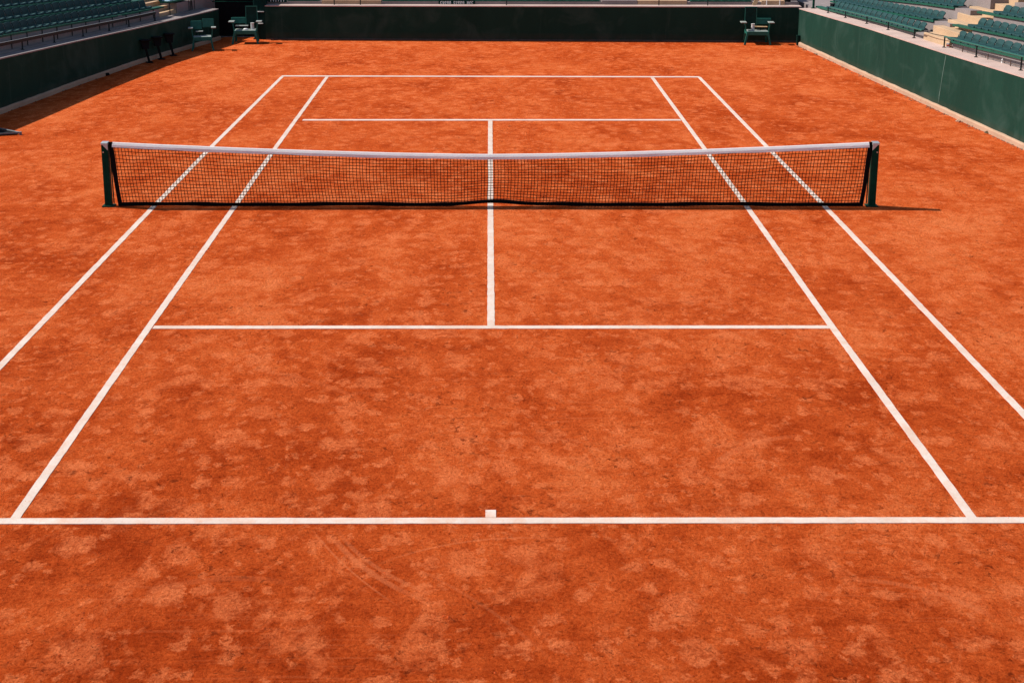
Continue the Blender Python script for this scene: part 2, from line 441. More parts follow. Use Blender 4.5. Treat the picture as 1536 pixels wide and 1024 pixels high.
# ------------------------------------------------------------------ the net
XE = 6.10
def net_top(x): return 0.862 + 0.198 * (abs(x) / 6.1) ** 1.55
def net_bot(x): return 0.034 + 0.050 * math.exp(-(x / 0.45) ** 2) + 0.006 * math.sin(x * 2.1)
def net_edge(x, t):
    """x at fraction t down the net: the side bands lean inwards"""
    k = 1 - t * 0.0165
    return x * k
def net_y(x, t):
    return 0.012 * math.sin(x * 1.7 + 1) * math.sin(math.pi * t) + 0.008 * math.sin(x * 4.3) * t * (1 - t) * 2 - 0.02 * math.sin(math.pi * t)
def net_pt(x, t):
    sway = 0.020 * math.sin(x * 0.9 + 0.6) * math.sin(math.pi * min(1, t * 1.1)) * (1 - (abs(x) / 6.15) ** 4)
    zt, zb = net_top(x) - 0.03, net_bot(x)
    tt = t + 0.010 * math.sin(x * 3.1 + t * 4) * math.sin(math.pi * t)
    return Vector((net_edge(x, t) + sway, net_y(x, t), zt + (zb - zt) * tt))
net = tag(empty('tennis_net', (0, -0.045, 0)), 'long black mesh tennis net with white top tape stretched between two green posts', 'tennis net')
mb = MB(); NXN = 226; NZ = 17; r = 0.0050
rnd = random.Random(3)
jit = [rnd.uniform(-.006, .006) for _ in range(NXN + 1)]
def cord(pts, r):
    secs = []
    for i, p in enumerate(pts):
        d = (pts[min(i + 1, len(pts) - 1)] - pts[max(i - 1, 0)]).normalized()
        a = d.cross(Vector((0, 1, 0))).normalized() * r; b = Vector((0, r, 0))
        secs.append([p + a, p + b, p - a, p - b])
    mb.grid(secs, True)
for i in range(NXN + 1):
    x0 = -XE + 2 * XE * i / NXN
    cord([net_pt(x0 + jit[i] * math.sin(t * 3) , t) for t in [k / 10 for k in range(11)]], r)
for k in range(NZ + 1):
    t = k / NZ; jz = rnd.uniform(-.05, .05) / NZ if 0 < k < NZ else 0
    cord([net_pt(-XE + 2 * XE * i / 120, t + jz + 0.004 * math.sin(i * 1.3 + k)) for i in range(121)], r)
mb.build('net_mesh', M_CORD, net)
# white top tape: folded band
mb = MB(); secs = []
for i in range(161):
    x = -6.07 + 12.14 * i / 160; zt = net_top(x); y = net_y(x, 0) + 0.003 * math.sin(x * 5)
    hgt = 0.078 + 0.004 * math.sin(x * 2.7 + 1); q = 0.003 * math.sin(x * 7.0)
    secs.append([(x, y - 0.046, zt - hgt + q), (x, y - 0.036, zt - 0.040), (x, y - 0.013, zt - 0.006), (x, y + 0.002, zt + 0.002), (x, y + 0.014, zt - 0.006), (x, y + 0.020, zt - 0.03), (x, y + 0.016, zt - hgt + q)])
mb.solid_strip(secs); mb.build('top_tape', M_TAPE, net, smooth=False)
# black bottom band
mb = MB(); secs = []
for i in range(141):
    x = (-6.0 + 12.0 * i / 140); zb = net_bot(x); y = net_y(x, 1)
    q = 0.004 * math.sin(x * 6.3)
    secs.append([(x, y - 0.010, zb - 0.031), (x, y - 0.012, zb + 0.027 + q), (x, y + 0.012, zb + 0.027 + q), (x, y + 0.010, zb - 0.031)])
mb.solid_strip(secs); mb.build('bottom_band', M_BAND, net)
for s in (-1, 1):
    mb = MB(); secs = []
    for k in range(13):
        t = k / 12; p = net_pt(s * XE, t); p.z = net_top(XE) + 0.0 + (net_bot(XE) - 0.03 - net_top(XE)) * t
        xo = p.x + s * 0.035; xi = p.x - s * (0.030 + 0.006 * math.sin(t * 6))
        secs.append([(xi, p.y - .016, p.z), (xo, p.y - .016, p.z), (xo, p.y + .016, p.z), (xi, p.y + .016, p.z)])
    mb.solid_strip(secs); mb.build('side_band', M_BAND, net)
def net_post(x, s, label):
    po = tag(empty('net_post', (x, -0.045, 0)), label, 'net post', 'net posts')
    mb = MB(); mb.box((0, 0, 0.51), (0.104, 0.10, 1.02)); mb.box((s * 0.018, -0.052, 0.505), (0.03, 0.006, 0.98)); mb.build('post', M_POST, po, bevel=0.006)
    mb = MB(); mb.box((0, 0, 0.010), (0.19, 0.17, 0.02)); mb.build('base_plate', M_POST, po, bevel=0.004)
    mb = MB()   # wedge shaped metal cap
    vs = [(-.056, -.055, 1.02), (.056, -.055, 1.02), (.056, .055, 1.02), (-.056, .055, 1.02),
          (-.056 , -.055, 1.056), (.056, -.055, 1.056), (.056, .055, 1.066), (-.056, .055, 1.066)]
    mb.add(vs, [(3, 2, 1, 0), (4, 5, 6, 7), (0, 1, 5, 4), (1, 2, 6, 5), (2, 3, 7, 6), (3, 0, 4, 7)])
    c = mb.build('cap', M_CAP, po, bevel=0.004)
    mb = MB(); ins = -s * 0.056; outx = s * 0.056   # folded triangular face plate
    mb.add([(ins, -.057, 1.05), (outx * .9, -.057, 1.05), (ins, -.057, 0.935), (ins, -.062, 1.05), (outx * .9, -.062, 1.05), (ins, -.062, 0.935)],
           [(0, 1, 2), (5, 4, 3), (0, 3, 4, 1), (1, 4, 5, 2), (2, 5, 3, 0)])
    mb.build('face_plate', M_GREY, po)
    mb = MB(); mb.tube([(s * 0.02, -0.052, 0.905), (s * 0.02, -0.066, 0.905)], 0.011, 12); mb.build('bolt', M_CAP, po)
    mb = MB(); mb.bar((-s * 0.075, 0, 1.0), (-s * 0.085, 0.0, 0.05), 0.018, 0.012, (0, 1, 0)); mb.build('lacing_bar', M_POST, po)
    mb = MB(); mb.tube([(-s * .05, 0, 1.02), (-s * .13, 0, 1.01)], 0.008, 8); mb.build('net_cable', M_BLACK, po)
    return po
net_post(-6.19, -1, 'dark green net post with silver cap at the left end of the net')
net_post(6.175, 1, 'dark green net post with silver cap at the right end of the net')

# ------------------------------------------------------------------ side walls, kerbs
def path_ys(y0, y1, step=0.5):
    n = max(2, int(abs(y1 - y0) / step)); return [y0 + (y1 - y0) * i / n for i in range(n + 1)]

def loft_side(side, y0, y1, prof, mb, step=0.5, absz=False, zf=None):
    secs = []
    for Y in path_ys(y0, y1, step):
        row = []
        for (wd, z) in prof:
            p = at(side, Y, wd, 0)
            if absz: p.z = z
            else: p.z += (zf(Y, z) if zf else z)
            row.append(p)
        secs.append(row)
    mb.solid_strip(secs)

def side_wall(side, yend, label):
    wl = tag(empty('court_wall', at(side, 5, 0, 0) * 1 ), label, 'wall')
    wl.location = (0, 0, 0)
    secs = []; mb = MB()
    for Y in path_ys(yend, -24, 0.5):
        a = at(side, Y, 0, 0); b = at(side, Y, 0.20, 0)
        secs.append([(a.x, a.y, 0), (a.x, a.y, a.z - 0.028), (b.x, b.y, b.z - 0.028), (b.x, b.y, 0)])
    mb.solid_strip(secs); mb.build('wall_face', M_WALL, wl)
    mb = MB(); secs = []; rnd = random.Random(8 + side)
    for Y in path_ys(yend - 0.02, -24, 0.25):
        j = rnd.uniform(-.012, .012); jz = rnd.uniform(-.006, .006)
        a = at(side, Y, -0.045 + j, 0); b = at(side, Y, 0.003, 0); c = at(side, Y, -0.03 + j * .6, 0)
        secs.append([(a.x, a.y, -0.01), (a.x, a.y, 0.085 + jz), (c.x, c.y, 0.115 + jz), (b.x, b.y, 0.12 + jz), (b.x, b.y, -0.01)])
    mb.solid_strip(secs); mb.build('kerb', M_KERB, wl)
    mb = MB(); loft_side(side, yend - .01, -24, [(-0.012, -0.028), (-0.012, 0.0), (0.22, 0.004), (0.48, 0.004), (0.48, -0.028)], mb)
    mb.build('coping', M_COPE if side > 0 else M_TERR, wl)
    return wl
wr = side_wall(1, 18.72, 'long sunlit green wall with a pale concrete top along the right side of the court')
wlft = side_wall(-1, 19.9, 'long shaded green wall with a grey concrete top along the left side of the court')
# white scratch running down the right wall
mb = MB()
pts = [(1419, 84), (1417, 95), (1414, 112), (1411.5, 128), (1409, 143), (1408, 154)]
wds = [0.025, 0.03, 0.022, 0.016, 0.03, 0.012]
secs = []
for (px, py), wd_ in zip(pts, wds):
    u, dy, dz = ray(px, py)
    t = 25.0
    for _ in range(30):                      # meet the wall plane
        y = dy * t + YC; t *= interp(R_TAB, y)[0] / (u * t)
    p = Vector((u * t, dy * t + YC, H + dz * t)); d = Vector((-0.08, 1, 0)).normalized() * wd_ / 2
    n = Vector((-0.004, 0, 0))
    secs.append([p + d, p + d + n, p - d + n, p - d])
mb.solid_strip(secs); mb.build('paint_scratch', simple('pale_scuff', (0.095, 0.150, 0.125), 0.9, .4, 3, spec=.05), wr)

# ------------------------------------------------------------------ far wall
FA, FB = G(399, 59.6), G(1192, 63.6)
FB = Vector((at(1, 18.72, 0, 0).x + 0.2, FB.y, 0)); FA.y += 0.0
fd = (FB - FA); FL = fd.length; fd.normalize(); fn = Vector((-fd.y, fd.x, 0))   # fn points away from the camera
def fz(s):   # top height along the far wall
    return 1.045 + 0.035 * s / FL
def fp(s, wd, z): p = FA + fd * s + fn * wd; return Vector((p.x, p.y, z))
def fs_px(px):
    lo, hi = -5, FL + 5
    for _ in range(40):
        m = (lo + hi) / 2
        if PX(fp(m, 0.3, 1.1))[0] < px: lo = m
        else: hi = m
    return lo
fw = tag(empty('far_wall', (0, 0, 0)), 'dark green wall closing the far end of the court behind the far baseline', 'wall')
mb = MB(); secs = []
for i in range(41):
    s = FL * i / 40; secs.append([fp(s, 0, 0), fp(s, 0, fz(s) - .028), fp(s, .2, fz(s) - .028), fp(s, .2, 0)])
mb.solid_strip(secs); mb.build('wall_face', M_WALL, fw)
mb = MB(); secs = []
for i in range(41):
    s = FL * i / 40; secs.append([fp(s, -.012, fz(s) - .028), fp(s, -.012, fz(s)), fp(s, .42, fz(s) + .004), fp(s, .42, fz(s) - .028)])
mb.solid_strip(secs); mb.build('coping', M_COPE, fw)
mb = MB(); secs = []
for i in range(61):
    s = FL * i / 60; j = random.uniform(-.01, .01); secs.append([fp(s, -.03 + j, -.01), fp(s, -.03 + j, .035), fp(s, .003, .045), fp(s, .003, -.01)])
mb.solid_strip(secs); mb.build('kerb', simple('dark_kerb', (0.10, 0.06, 0.045), 0.9, 0.4, 3), fw)

# dark recess left of the far wall
rec = tag(empty('entrance_screen', (0, 0, 0)), 'near black tall screen closing the recess in the far left corner', 'screen')
mb = MB(); A = fp(-1.75, 0.75, 0); B = fp(0.0, 0.75, 0)
mb.solid_strip([[fp(-1.72, .75, 0), fp(-1.72, .75, 2.6), fp(-1.72, .85, 2.6), fp(-1.72, .85, 0)], [fp(0.10, .75, 0), fp(0.10, .75, 2.6), fp(0.10, .85, 2.6), fp(0.10, .85, 0)]])
mb.build('panel', M_BLACK, rec)
mb = MB(); mb.tube([fp(-1.75, .55, 1.10), fp(-0.05, .55, 1.10)], 0.014); mb.tube([fp(-1.55, .6, 1.36), fp(-.95, .6, 1.36)], 0.012); mb.build('rail', M_POST, rec)
mb = MB(); mb.solid_strip([[fp(-.16, 0.0, 0), fp(-.16, 0.0, 1.5), fp(-.16, .8, 1.5), fp(-.16, .8, 0)], [fp(0.0, 0.0, 0), fp(0.0, 0.0, 1.5), fp(0.0, .8, 1.5), fp(0.0, .8, 0)]]); mb.build('side_panel', M_CHDK, rec)

# ------------------------------------------------------------------ seats
def seat_proto(name='stadium_seat', wdt=0.318, dp=0.27, bh=0.168):
    """origin at the back of the pan; faces local -Y"""
    r_ = empty(name, (0, 0, 0))
    mb = MB(); rows = []
    N = 6
    prof = [(-dp, -0.030), (-dp, 0.0), (-dp * .93, .012), (-dp * .6, .004), (-dp * .2, -.002), (0.0, .014), (0.0, -0.012), (-dp * .5, -0.02)]
    secs = []
    for i in range(N + 1):
        x = -wdt / 2 + wdt * i / N; e = (abs(i - N / 2) / (N / 2)) ** 3
        secs.append([(x, y + 0.010 * e, z + 0.010 * e) for y, z in prof])
    mb.solid_strip(secs); mb.build('seat', M_SEAT, r_, smooth=False)
    mb = MB(); secs = []
    for i in range(N + 1):
        u = -1 + 2 * i / N; x = u * wdt / 2; e = u * u
        topz = bh * (1 - 0.08 * abs(u) ** 6)
        c = -0.022 * e
        secs.append([(x, 0.0 + c, 0.004), (x * .99, 0.012 + c, bh * .45), (x * .95, 0.055 + c, topz - .008), (x * .95, .070 + c, topz - .004), (x * .95, 0.072 + c, topz - .02), (x * .99, 0.027 + c, bh * .45), (x, 0.014 + c, 0.004)])
    mb.solid_strip(secs); mb.build('backrest', M_SEAT, r_)
    return r_
SEAT = seat_proto(); seat_used = [False]
ORD = ['first', 'second', 'third', 'fourth', 'fifth', 'sixth', 'seventh', 'eighth', 'ninth', 'tenth', 'eleventh', 'twelfth', 'thirteenth', 'fourteenth', 'fifteenth', 'sixteenth', 'seventeenth', 'eighteenth', 'nineteenth', 'twentieth']
ORD += ['twenty-' + o for o in ORD[:9]] + ['thirtieth'] + ['thirty-' + o for o in ORD[:9]]
def place_seat(p, facing, label, group, tilt=0.0, sc=1.0, ysc=None):
    if seat_used[0]: o = copy_tree(SEAT)
    else: o = SEAT; seat_used[0] = True
    o.location = p; o.scale = (sc, sc, sc) if ysc is None else (sc, sc * ysc[0], sc * ysc[1])
    rz = math.atan2(facing.y, facing.x) + math.pi / 2
    o.rotation_euler = (0, tilt, rz + random.uniform(-.015, .015))
    tag(o, label, 'stadium seat', group)
    return o

# right stand heights (rise grows towards the viewer)
def rz0(Y): return 0.013 * (9.8 - max(-2, min(Y, 16)))
def rdz(Y): return max(0.075, 0.17 + 0.018 * (9.8 - max(2, Y)))
R_ROWS = [[(17, .115), (15.2, .125), (11.9, .142), (8.15, .205), (6.9, .235), (3, .30), (-8, .34)],
          [(17.5, .265), (16.5, .280), (13.1, .345), (11.3, .410), (9.3, .468), (8, .500), (3, .60), (-8, .68)],
          [(17.5, .47), (11.2, .725), (9.2, .780), (8.4, .805), (3, .94), (-8, 1.02)]]
def r_seat_z(row):
    if row < 3: return lambda Y: interp(R_ROWS[row], Y)[0]
    return lambda Y: interp(R_ROWS[2], Y)[0] + (row - 2) * (0.27 + 0.012 * (9 - max(-2, Y)))
def r_tread_z(row): return lambda Y: r_seat_z(row - 1)(Y) - 0.05
ROWW = 0.47
# row: first px, last px of seat backs (far block, near block)
stand_r = tag(empty('grandstand', (0, 0, 0)), 'sunlit concrete terraces rising behind the right wall', 'grandstand')
def terrace(side, y0, y1, nrow, tz, ww, w0, par, mat=M_TERR):
    """stepped concrete; the tread of row r starts at w0 + (r-1)*ww"""
    mb = MB(); secs = []
    for Y in path_ys(y0, y1, 0.6):
        prof = [(w0, -0.6)]
        for r_ in range(1, nrow + 1):
            wv = w0 + (r_ - 1) * ww
            prof += [(wv, (-0.03 if r_ == 1 else tz(r_ - 1)(Y))), (wv, tz(r_)(Y))]
        wl_ = w0 + nrow * ww
        prof += [(wl_, tz(nrow)(Y)), (wl_, -0.6)]
        secs.append([at(side, Y, a, b) for a, b in prof])
    mb.solid_strip(secs); return mb.build('terrace', mat, par)
YA_END = find_y(1, 0.46, lambda y: 0.05, 1392)       # stairs start here
YB_START = find_y(1, 0.46, lambda y: 0.05, 1424)
terrace(1, 18.0, YA_END, 7, r_tread_z, ROWW, 0.50, stand_r)
terrace(1, YB_START, -8, 7, r_tread_z, ROWW, 0.50, stand_r)

def beam_row(side, ya, yb, wd, zf, par, name='seat_beam', th=0.045):
    mb = MB(); secs = []
    for Y in path_ys(ya, yb, 0.4):
        z = zf(Y); secs.append([at(side, Y, a, z + b) for a, b in ((wd - .005, -.035 - th), (wd - .005, -.033), (wd + .16, -.033), (wd + .16, -.035 - th))])
    mb.solid_strip(secs)
    return mb.build(name, M_BEAM, par)

def seat_row(side, row, px_first, px_last, zf, wpan, wback, spacing, where, beam_ext, par, from_stairs_near):
    ya = find_y(side, wback, zf, px_first); yb = find_y(side, wback, zf, px_last)
    n = max(1, int(round(abs(ya - yb) / spacing)))
    ys = [ya + (yb - ya) * (i + .5) / n for i in range(n)]
    if from_stairs_near: ys = ys[::-1]
    rown = ['front', 'second', 'third', 'fourth'][row]
    for i, Y in enumerate(ys):
        p = at(side, Y, wback, zf(Y))
        fc = -out_dir(side, Y)
        sl_ = (at(side, Y + .3, wback, zf(Y + .3)) - at(side, Y - .3, wback, zf(Y - .3)))
        tilt = math.atan2(sl_.z, .6) * (1 if side < 0 else -1)
        lab = '%s seat from the stairs in the %s row %s' % (ORD[i], rown, where)
        place_seat(p, fc, lab, 'green seats ' + where, tilt + random.uniform(-.03, .03), abs(ya - yb) / n / 0.37, None if side > 0 else (.8, 1.2))
    y0, y1 = max(ya, yb), min(ya, yb)
    beam_row(side, y0 + beam_ext[0], y1 - beam_ext[1], wpan, zf, par)
    # brackets under the row
    return ys

SP = 0.375
WBK = 0.74; WPN = 0.47
for row, (pa, pb) in enumerate(((1252, 1388), (1262, 1416), (1290, 1447))):
    seat_row(1, row, pa, pb, r_seat_z(row), WPN + ROWW * row, WBK + ROWW * row, SP, 'of the far right block', (0.9 if row == 0 else .2, 0.02), stand_r, True)
for row, (pa, pb) in enumerate(((1437, 1570), (1467, 1560), (1505, 1575))):
    seat_row(1, row, pa, pb, r_seat_z(row), WPN + ROWW * row, WBK + ROWW * row, SP, 'of the near right block', (0.75 if row else .9, 0.3), stand_r, False)

# right stairs
st_c = [(1385.7, 48.5), (1400, 38.3), (1421.7, 29.3), (1436.3, 19.1), (1454.2, 9.6), (1469.5, 0), (1485, -10), (1501, -20)]
stair = MB(); rd = rdz(7.5) / 2
for k, (px, py) in enumerate(st_c):
    zt = 1.315 + 0.138 * (k + 1)
    c = G(px, py, zt); al = Vector((0.078, -1, 0)).normalized(); o_ = Vector((1, 0.078, 0)).normalized()
    ln = 1.48; cc = c + al * ln / 2 + o_ * 0.32; cc.z = zt / 2 + .3
    Mr = Matrix.Rotation(math.atan2(al.y, al.x) + math.pi / 2, 3, 'Z')
    stair.box((cc.x, cc.y, (0.7 + zt) / 2), (0.64, ln + 0.002 * k, zt - 0.7), Mr)
so = stair.build('stair_flight', M_STAIR, stand_r, bevel=0.008)

# railings: right
def railing(side, ys_posts, y0, y1, wd, hgt, mat, label, board=False, grp='low railings on the side walls'):
    ro = tag(empty('railing', (0, 0, 0)), label, 'railing', grp)
    mb = MB()
    Ys = path_ys(y0, y1, 0.5)
    if board:
        mb.solid_strip([[at(side, Y, wd - .012, hgt(Y) - .070), at(side, Y, wd - .012, hgt(Y)), at(side, Y, wd + .012, hgt(Y)), at(side, Y, wd + .012, hgt(Y) - .070)] for Y in Ys])
    else:
        mb.tube([at(side, Y, wd, hgt(Y)) for Y in Ys], 0.019, 10)
    mb.build('top_rail', mat, ro)
    if board:
        mb = MB(); mb.solid_strip([[at(side, Y, wd - .016, hgt(Y) + .001), at(side, Y, wd - .016, hgt(Y) + .010), at(side, Y, wd + .016, hgt(Y) + .010), at(side, Y, wd + .016, hgt(Y) + .001)] for Y in Ys]); mb.build('metal_strip', M_STRIP, ro)
    for Y in ys_posts:
        b = at(side, Y, wd, 0.004); t = at(side, Y, wd, hgt(Y) - (.05 if board else .01))
        mb = MB(); mb.tube([b, t], 0.017, 10); mb.tube([b, b + Vector((0, 0, .012))], 0.042, 12)
        mb.build('post', M_RDARK if not board else mat, ro)
    return ro
hR = lambda Y: 0.245 + 0.009 * (9.8 - Y)
pYA = [find_y(1, .32, lambda y: 0, x) for x in (1242, 1268, 1300, 1332, 1371)]
pYB = [find_y(1, .32, lambda y: 0, x) for x in (1416, 1464, 1531, 1600)]
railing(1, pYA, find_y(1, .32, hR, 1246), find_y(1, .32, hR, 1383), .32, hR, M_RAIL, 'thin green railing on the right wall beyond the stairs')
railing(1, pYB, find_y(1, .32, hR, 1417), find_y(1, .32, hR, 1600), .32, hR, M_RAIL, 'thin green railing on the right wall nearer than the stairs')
# low pipe along the ledge, chain across the stairs
cp = tag(empty('ledge_pipe', (0, 0, 0)), 'thin brown pipe on short feet along the ledge under the nearer right seats', 'pipe')
Y0, Y1 = find_y(1, .43, lambda y: .05, 1424), find_y(1, .43, lambda y: .05, 1600)
M_RUST = simple('brown_pipe', (0.10, 0.055, 0.04), 0.6, .3, 12)
mb = MB(); mb.tube([at(1, Y, .43, .055) for Y in path_ys(Y0, Y1, .5)], .008, 8); mb.build('pipe', M_RUST, cp)
for x in (1445, 1483, 1517):
    Y = find_y(1, .42, lambda y: 0, x); mb = MB(); mb.tube([at(1, Y, .40, .0), at(1, Y, .40, .13)], .011, 8); mb.build('foot', M_RUST, cp)
ch = MB(); a = at(1, find_y(1, .32, hR, 1383), .34, .24); b = at(1, find_y(1, .32, hR, 1417), .34, .26)
ch.tube([a.lerp(b, t) - Vector((0, 0, .02 * math.sin(math.pi * t))) for t in [i / 8 for i in range(9)]], .007, 6)
tag(ch.build('chain', M_BLACK), 'thin dark chain hanging across the foot of the right stairs', 'chain')

def bottle(p, label, mat=M_WHITE, hh=.11, r=.02, cup=False):
    o = tag(empty('drink_cup' if cup else 'water_bottle', p), label, 'cup' if cup else 'bottle')
    mb = MB()
    if cup: mb.tube([(0, 0, 0), (0, 0, hh)], [r * .8, r * 1.1], 14)
    else: mb.tube([(0, 0, 0), (0, 0, hh * .55), (0, 0, hh * .8), (0, 0, hh * .86)], [r, r, r * .4, r * .35], 14)
    mb.build('body', mat, o, smooth=False)
    mb = MB()
    if cup: mb.tube([(0, 0, hh * .3), (0, 0, hh * .7)], [r * .93, r * 1.05], 14); mb.build('label_band', simple('red_band', (.6, .1, .07)), o)
    else: mb.tube([(0, 0, hh * .86), (0, 0, hh)], r * .4, 10); mb.build('bottle_cap', mat, o)
    return o
bottle(at(1, find_y(1, .40, lambda y: 0, 1421.5), .40, .004), 'small white cup with a red band by the first nearer railing post on the right', hh=.10, r=.032, cup=True)
bottle(at(1, find_y(1, .44, lambda y: 0, 1502), .455, .004), 'small white bottle standing on the ledge under the nearer right seats', hh=.10, r=.02)

# tall post and equipment in the far right corner
tp = tag(empty('light_pole', at(1, 17.0, .38, 0)), 'tall dark green pole rising out of the frame above the far right corner', 'pole')
px = find_y(1, .38, lambda y: 0, 1220); tp.location = at(1, px, .38, 0.004)
mb = MB(); mb.tube([(0, 0, 0), (0, 0, 3.2)], .035, 12); mb.build('pole', M_POST, tp)
mb = MB(); mb.tube([(0, 0, 0), (0, 0, .02)], .07, 14); mb.build('base_plate', M_POST, tp)
mb = MB(); mb.box((0, 0, 0), (.20, .3, .10)); mb.box((0, 0, .055), (.22, .32, .016))
o = mb.build('equipment_box', M_BLACK, bevel=.01); o.location = at(1, find_y(1, .62, lambda y: .1, 1243), .80, .13)
tag(o, 'black box at the far end of the right stand seats', 'box')
# concourse slab in the corner
mb = MB(); c = at(1, 18.72, 0, 0)
slab = [(c.x + .46, 17.6), (c.x + 9, 17.6), (c.x + 9, 26), (c.x + .46, 26)]
mb.solid_strip([[(x, y, .0) for x, y in slab], [(x, y, c.z - .01) for x, y in slab]])
tag(mb.build('corner_platform', M_TERR), 'grey concrete platform behind the far right corner of the walls', 'platform')

# ------------------------------------------------------------------ left stand
def l_seat_z(row): return lambda Y: (0.43 - 0.008 * (Y - 8)) + row * (0.250 - 0.004 * (Y - 8))
def l_tread_z(row): return lambda Y: l_seat_z(row - 1)(Y) - 0.05
stand_l = tag(empty('grandstand', (0, 0, 0)), 'shaded concrete terraces rising behind the left wall', 'grandstand')
YL_END = find_y(-1, .55, lambda y: .3, 236)
terrace(-1, YL_END, -8, 7, l_tread_z, .45, .50, stand_l)
for row, (pa, pb) in enumerate(((-30, 219), (-30, 188), (-30, 160))):
    seat_row(-1, row, pa, pb, l_seat_z(row), .50 + .45 * row, .76 + .45 * row, .37, 'of the left stand', (.55, 0.1), stand_l, True)
hL = lambda Y: 0.255
pY = [find_y(-1, .32, lambda y: 0, x) for x in (-30, 34, 81.7, 124.8, 164, 193.6, 232.6)]
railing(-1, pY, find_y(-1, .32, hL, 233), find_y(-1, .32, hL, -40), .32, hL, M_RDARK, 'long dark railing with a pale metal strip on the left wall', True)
# raised inner lip of the coping
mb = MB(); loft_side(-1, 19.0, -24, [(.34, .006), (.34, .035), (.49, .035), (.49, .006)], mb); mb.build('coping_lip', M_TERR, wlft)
# seat supports in front of the left riser
for i in range(22):
    Y = YL_END - 0.35 - i * 0.74
    mb = MB(); mb.tube([at(-1, Y, .485, .04), at(-1, Y, .485, l_seat_z(0)(Y) - .06)], .011, 8); mb.build('seat_support', M_RDARK, stand_l)
# left stairs: four visible sandy steps
ls = MB(); h0 = at(-1, 16.2, 0, 0).z
for k in range(7):
    zt = h0 + .13 + .125 * k
    a = at(-1, YL_END + .02, .52 + .26 * k, 0); b = at(-1, YL_END + 1.0, .52 + .26 * k, 0)
    d = (b - a).normalized(); o_ = out_dir(-1, YL_END + .5); c = (a + b) / 2 + o_ * .3
    Mr = Matrix.Rotation(math.atan2(d.y, d.x) - math.pi / 2, 3, 'Z')
    ls.box((c.x, c.y, (zt + .4) / 2), (.6, (b - a).length, zt - .4), Mr)
ls.build('stair_flight', M_STAIR, stand_l, bevel=.006)
# far block of the left stand: plain riser wall with a bench
mb = MB(); ya, yb = YL_END + 1.02, 22.5
mb.solid_strip([[at(-1, Y, a, b) for a, b in ((.50, -.6), (.50, .33), (.95, .33), (.95, .5), (1.5, .5), (1.5, .75), (3.0, .75), (3.0, -.6))] for Y in path_ys(ya, yb, .5)])
mb.build('far_block', M_TERR, stand_l)
bench = tag(empty('spectator_bench', (0, 0, 0)), 'dark green bench with pale blue cloths on it behind the left wall', 'bench')
y0_, y1_ = find_y(-1, .62, lambda y: .42, 248), find_y(-1, .62, lambda y: .42, 290)
mb = MB(); mb.solid_strip([[at(-1, Y, a, b) for a, b in ((.50, .37), (.50, .42), (.80, .42), (.80, .37))] for Y in path_ys(y0_, y1_, .4)]); mb.build('seat', M_BEAM, bench)
mb = MB(); mb.solid_strip([[at(-1, Y, a, b) for a, b in ((.80, .42), (.86, .60), (.89, .60), (.83, .42))] for Y in path_ys(y0_, y1_, .4)]); mb.build('backrest', M_BEAM, bench)
for Y in (y0_ - .02, y1_ + .1):
    mb = MB(); mb.tube([at(-1, Y, .47, .04), at(-1, Y, .49, .42)], .014, 8); mb.build('leg', M_RDARK, bench)
for i, (px_, lab) in enumerate(((252, 'pale blue folded cloth nearest the stairs on the dark bench of the left stand'), (265, 'pale blue folded cloth farther from the stairs on the dark bench of the left stand'))):
    Y = find_y(-1, .68, lambda y: .45, px_); mb = MB(); rows = []
    for a in range(9):
        rr = []
        for b in range(9):
            u, v = a / 8 - .5, b / 8 - .5
            rr.append(at(-1, Y + v * .34, .68 + u * .26, .425 + .05 * (1 - (2 * u) ** 4) * (1 - (2 * v) ** 4) + .018 * mnoise.noise(Vector((a * .7, b * .7, i * 5)))))
        rows.append(rr)
    mb.grid(rows); o = mb.build('folded_cloth', M_CLOTH, smooth=True); tag(o, lab, 'cloth', 'cloths on the bench')
# thin railing above the far block
rl = tag(empty('railing', (0, 0, 0)), 'thin grey railing over the plain wall at the far end of the left stand', 'railing', 'low railings on the side walls')
ya_, yb_ = find_y(-1, .45, lambda y: .3, 290), find_y(-1, .45, lambda y: .3, 322)
mb = MB(); mb.tube([at(-1, Y, .47, .40) for Y in path_ys(ya_, yb_, .3)], .010, 8); mb.build('top_rail', M_RDARK, rl)
for Y in (ya_ + .25, (ya_ + yb_) / 2, yb_ - .1):
    mb = MB(); mb.tube([at(-1, Y, .47, .035), at(-1, Y, .47, .40)], .010, 8); mb.build('post', M_RDARK, rl)

# ------------------------------------------------------------------ far stand
stand_f = tag(empty('grandstand', (0, 0, 0)), 'low concrete terraces behind the dark far wall', 'grandstand')
mb = MB()
def fsec(s, prof): return [fp(s, a, fz(s) + b) for a, b in prof]
tprof = [(.42, -.9), (.42, .085), (.86, .085), (.86, .29), (1.32, .29), (1.32, .5), (1.8, .5), (1.8, .72), (2.4, .72), (2.4, -.9)]
mb.solid_strip([fsec(FL * i / 10 - 0.0, tprof) for i in range(11)]); mb.build('terrace', M_TERR, stand_f)
for x0, x1 in ((482, 571), (957, 1031), (1143, 1178)):
    s0, s1 = fs_px(x0), fs_px(x1)
    mb = MB(); sp = [(.40, -.02), (.40, .125), (.68, .125), (.68, .25), (.96, .25), (.96, .375), (1.24, .375), (1.24, .5), (1.6, .5), (1.6, .6), (1.9, .6), (1.9, -.02)]
    mb.solid_strip([fsec(s0, sp), fsec(s1, sp)]); mb.build('stair_flight', M_STAIR, stand_f)
mb = MB(); sp = [(.405, -.02), (.405, .13), (.85, .13), (.85, -.02)]
mb.solid_strip([fsec(fs_px(903), sp), fsec(fs_px(956), sp)]); mb.build('landing', M_TERR, stand_f)
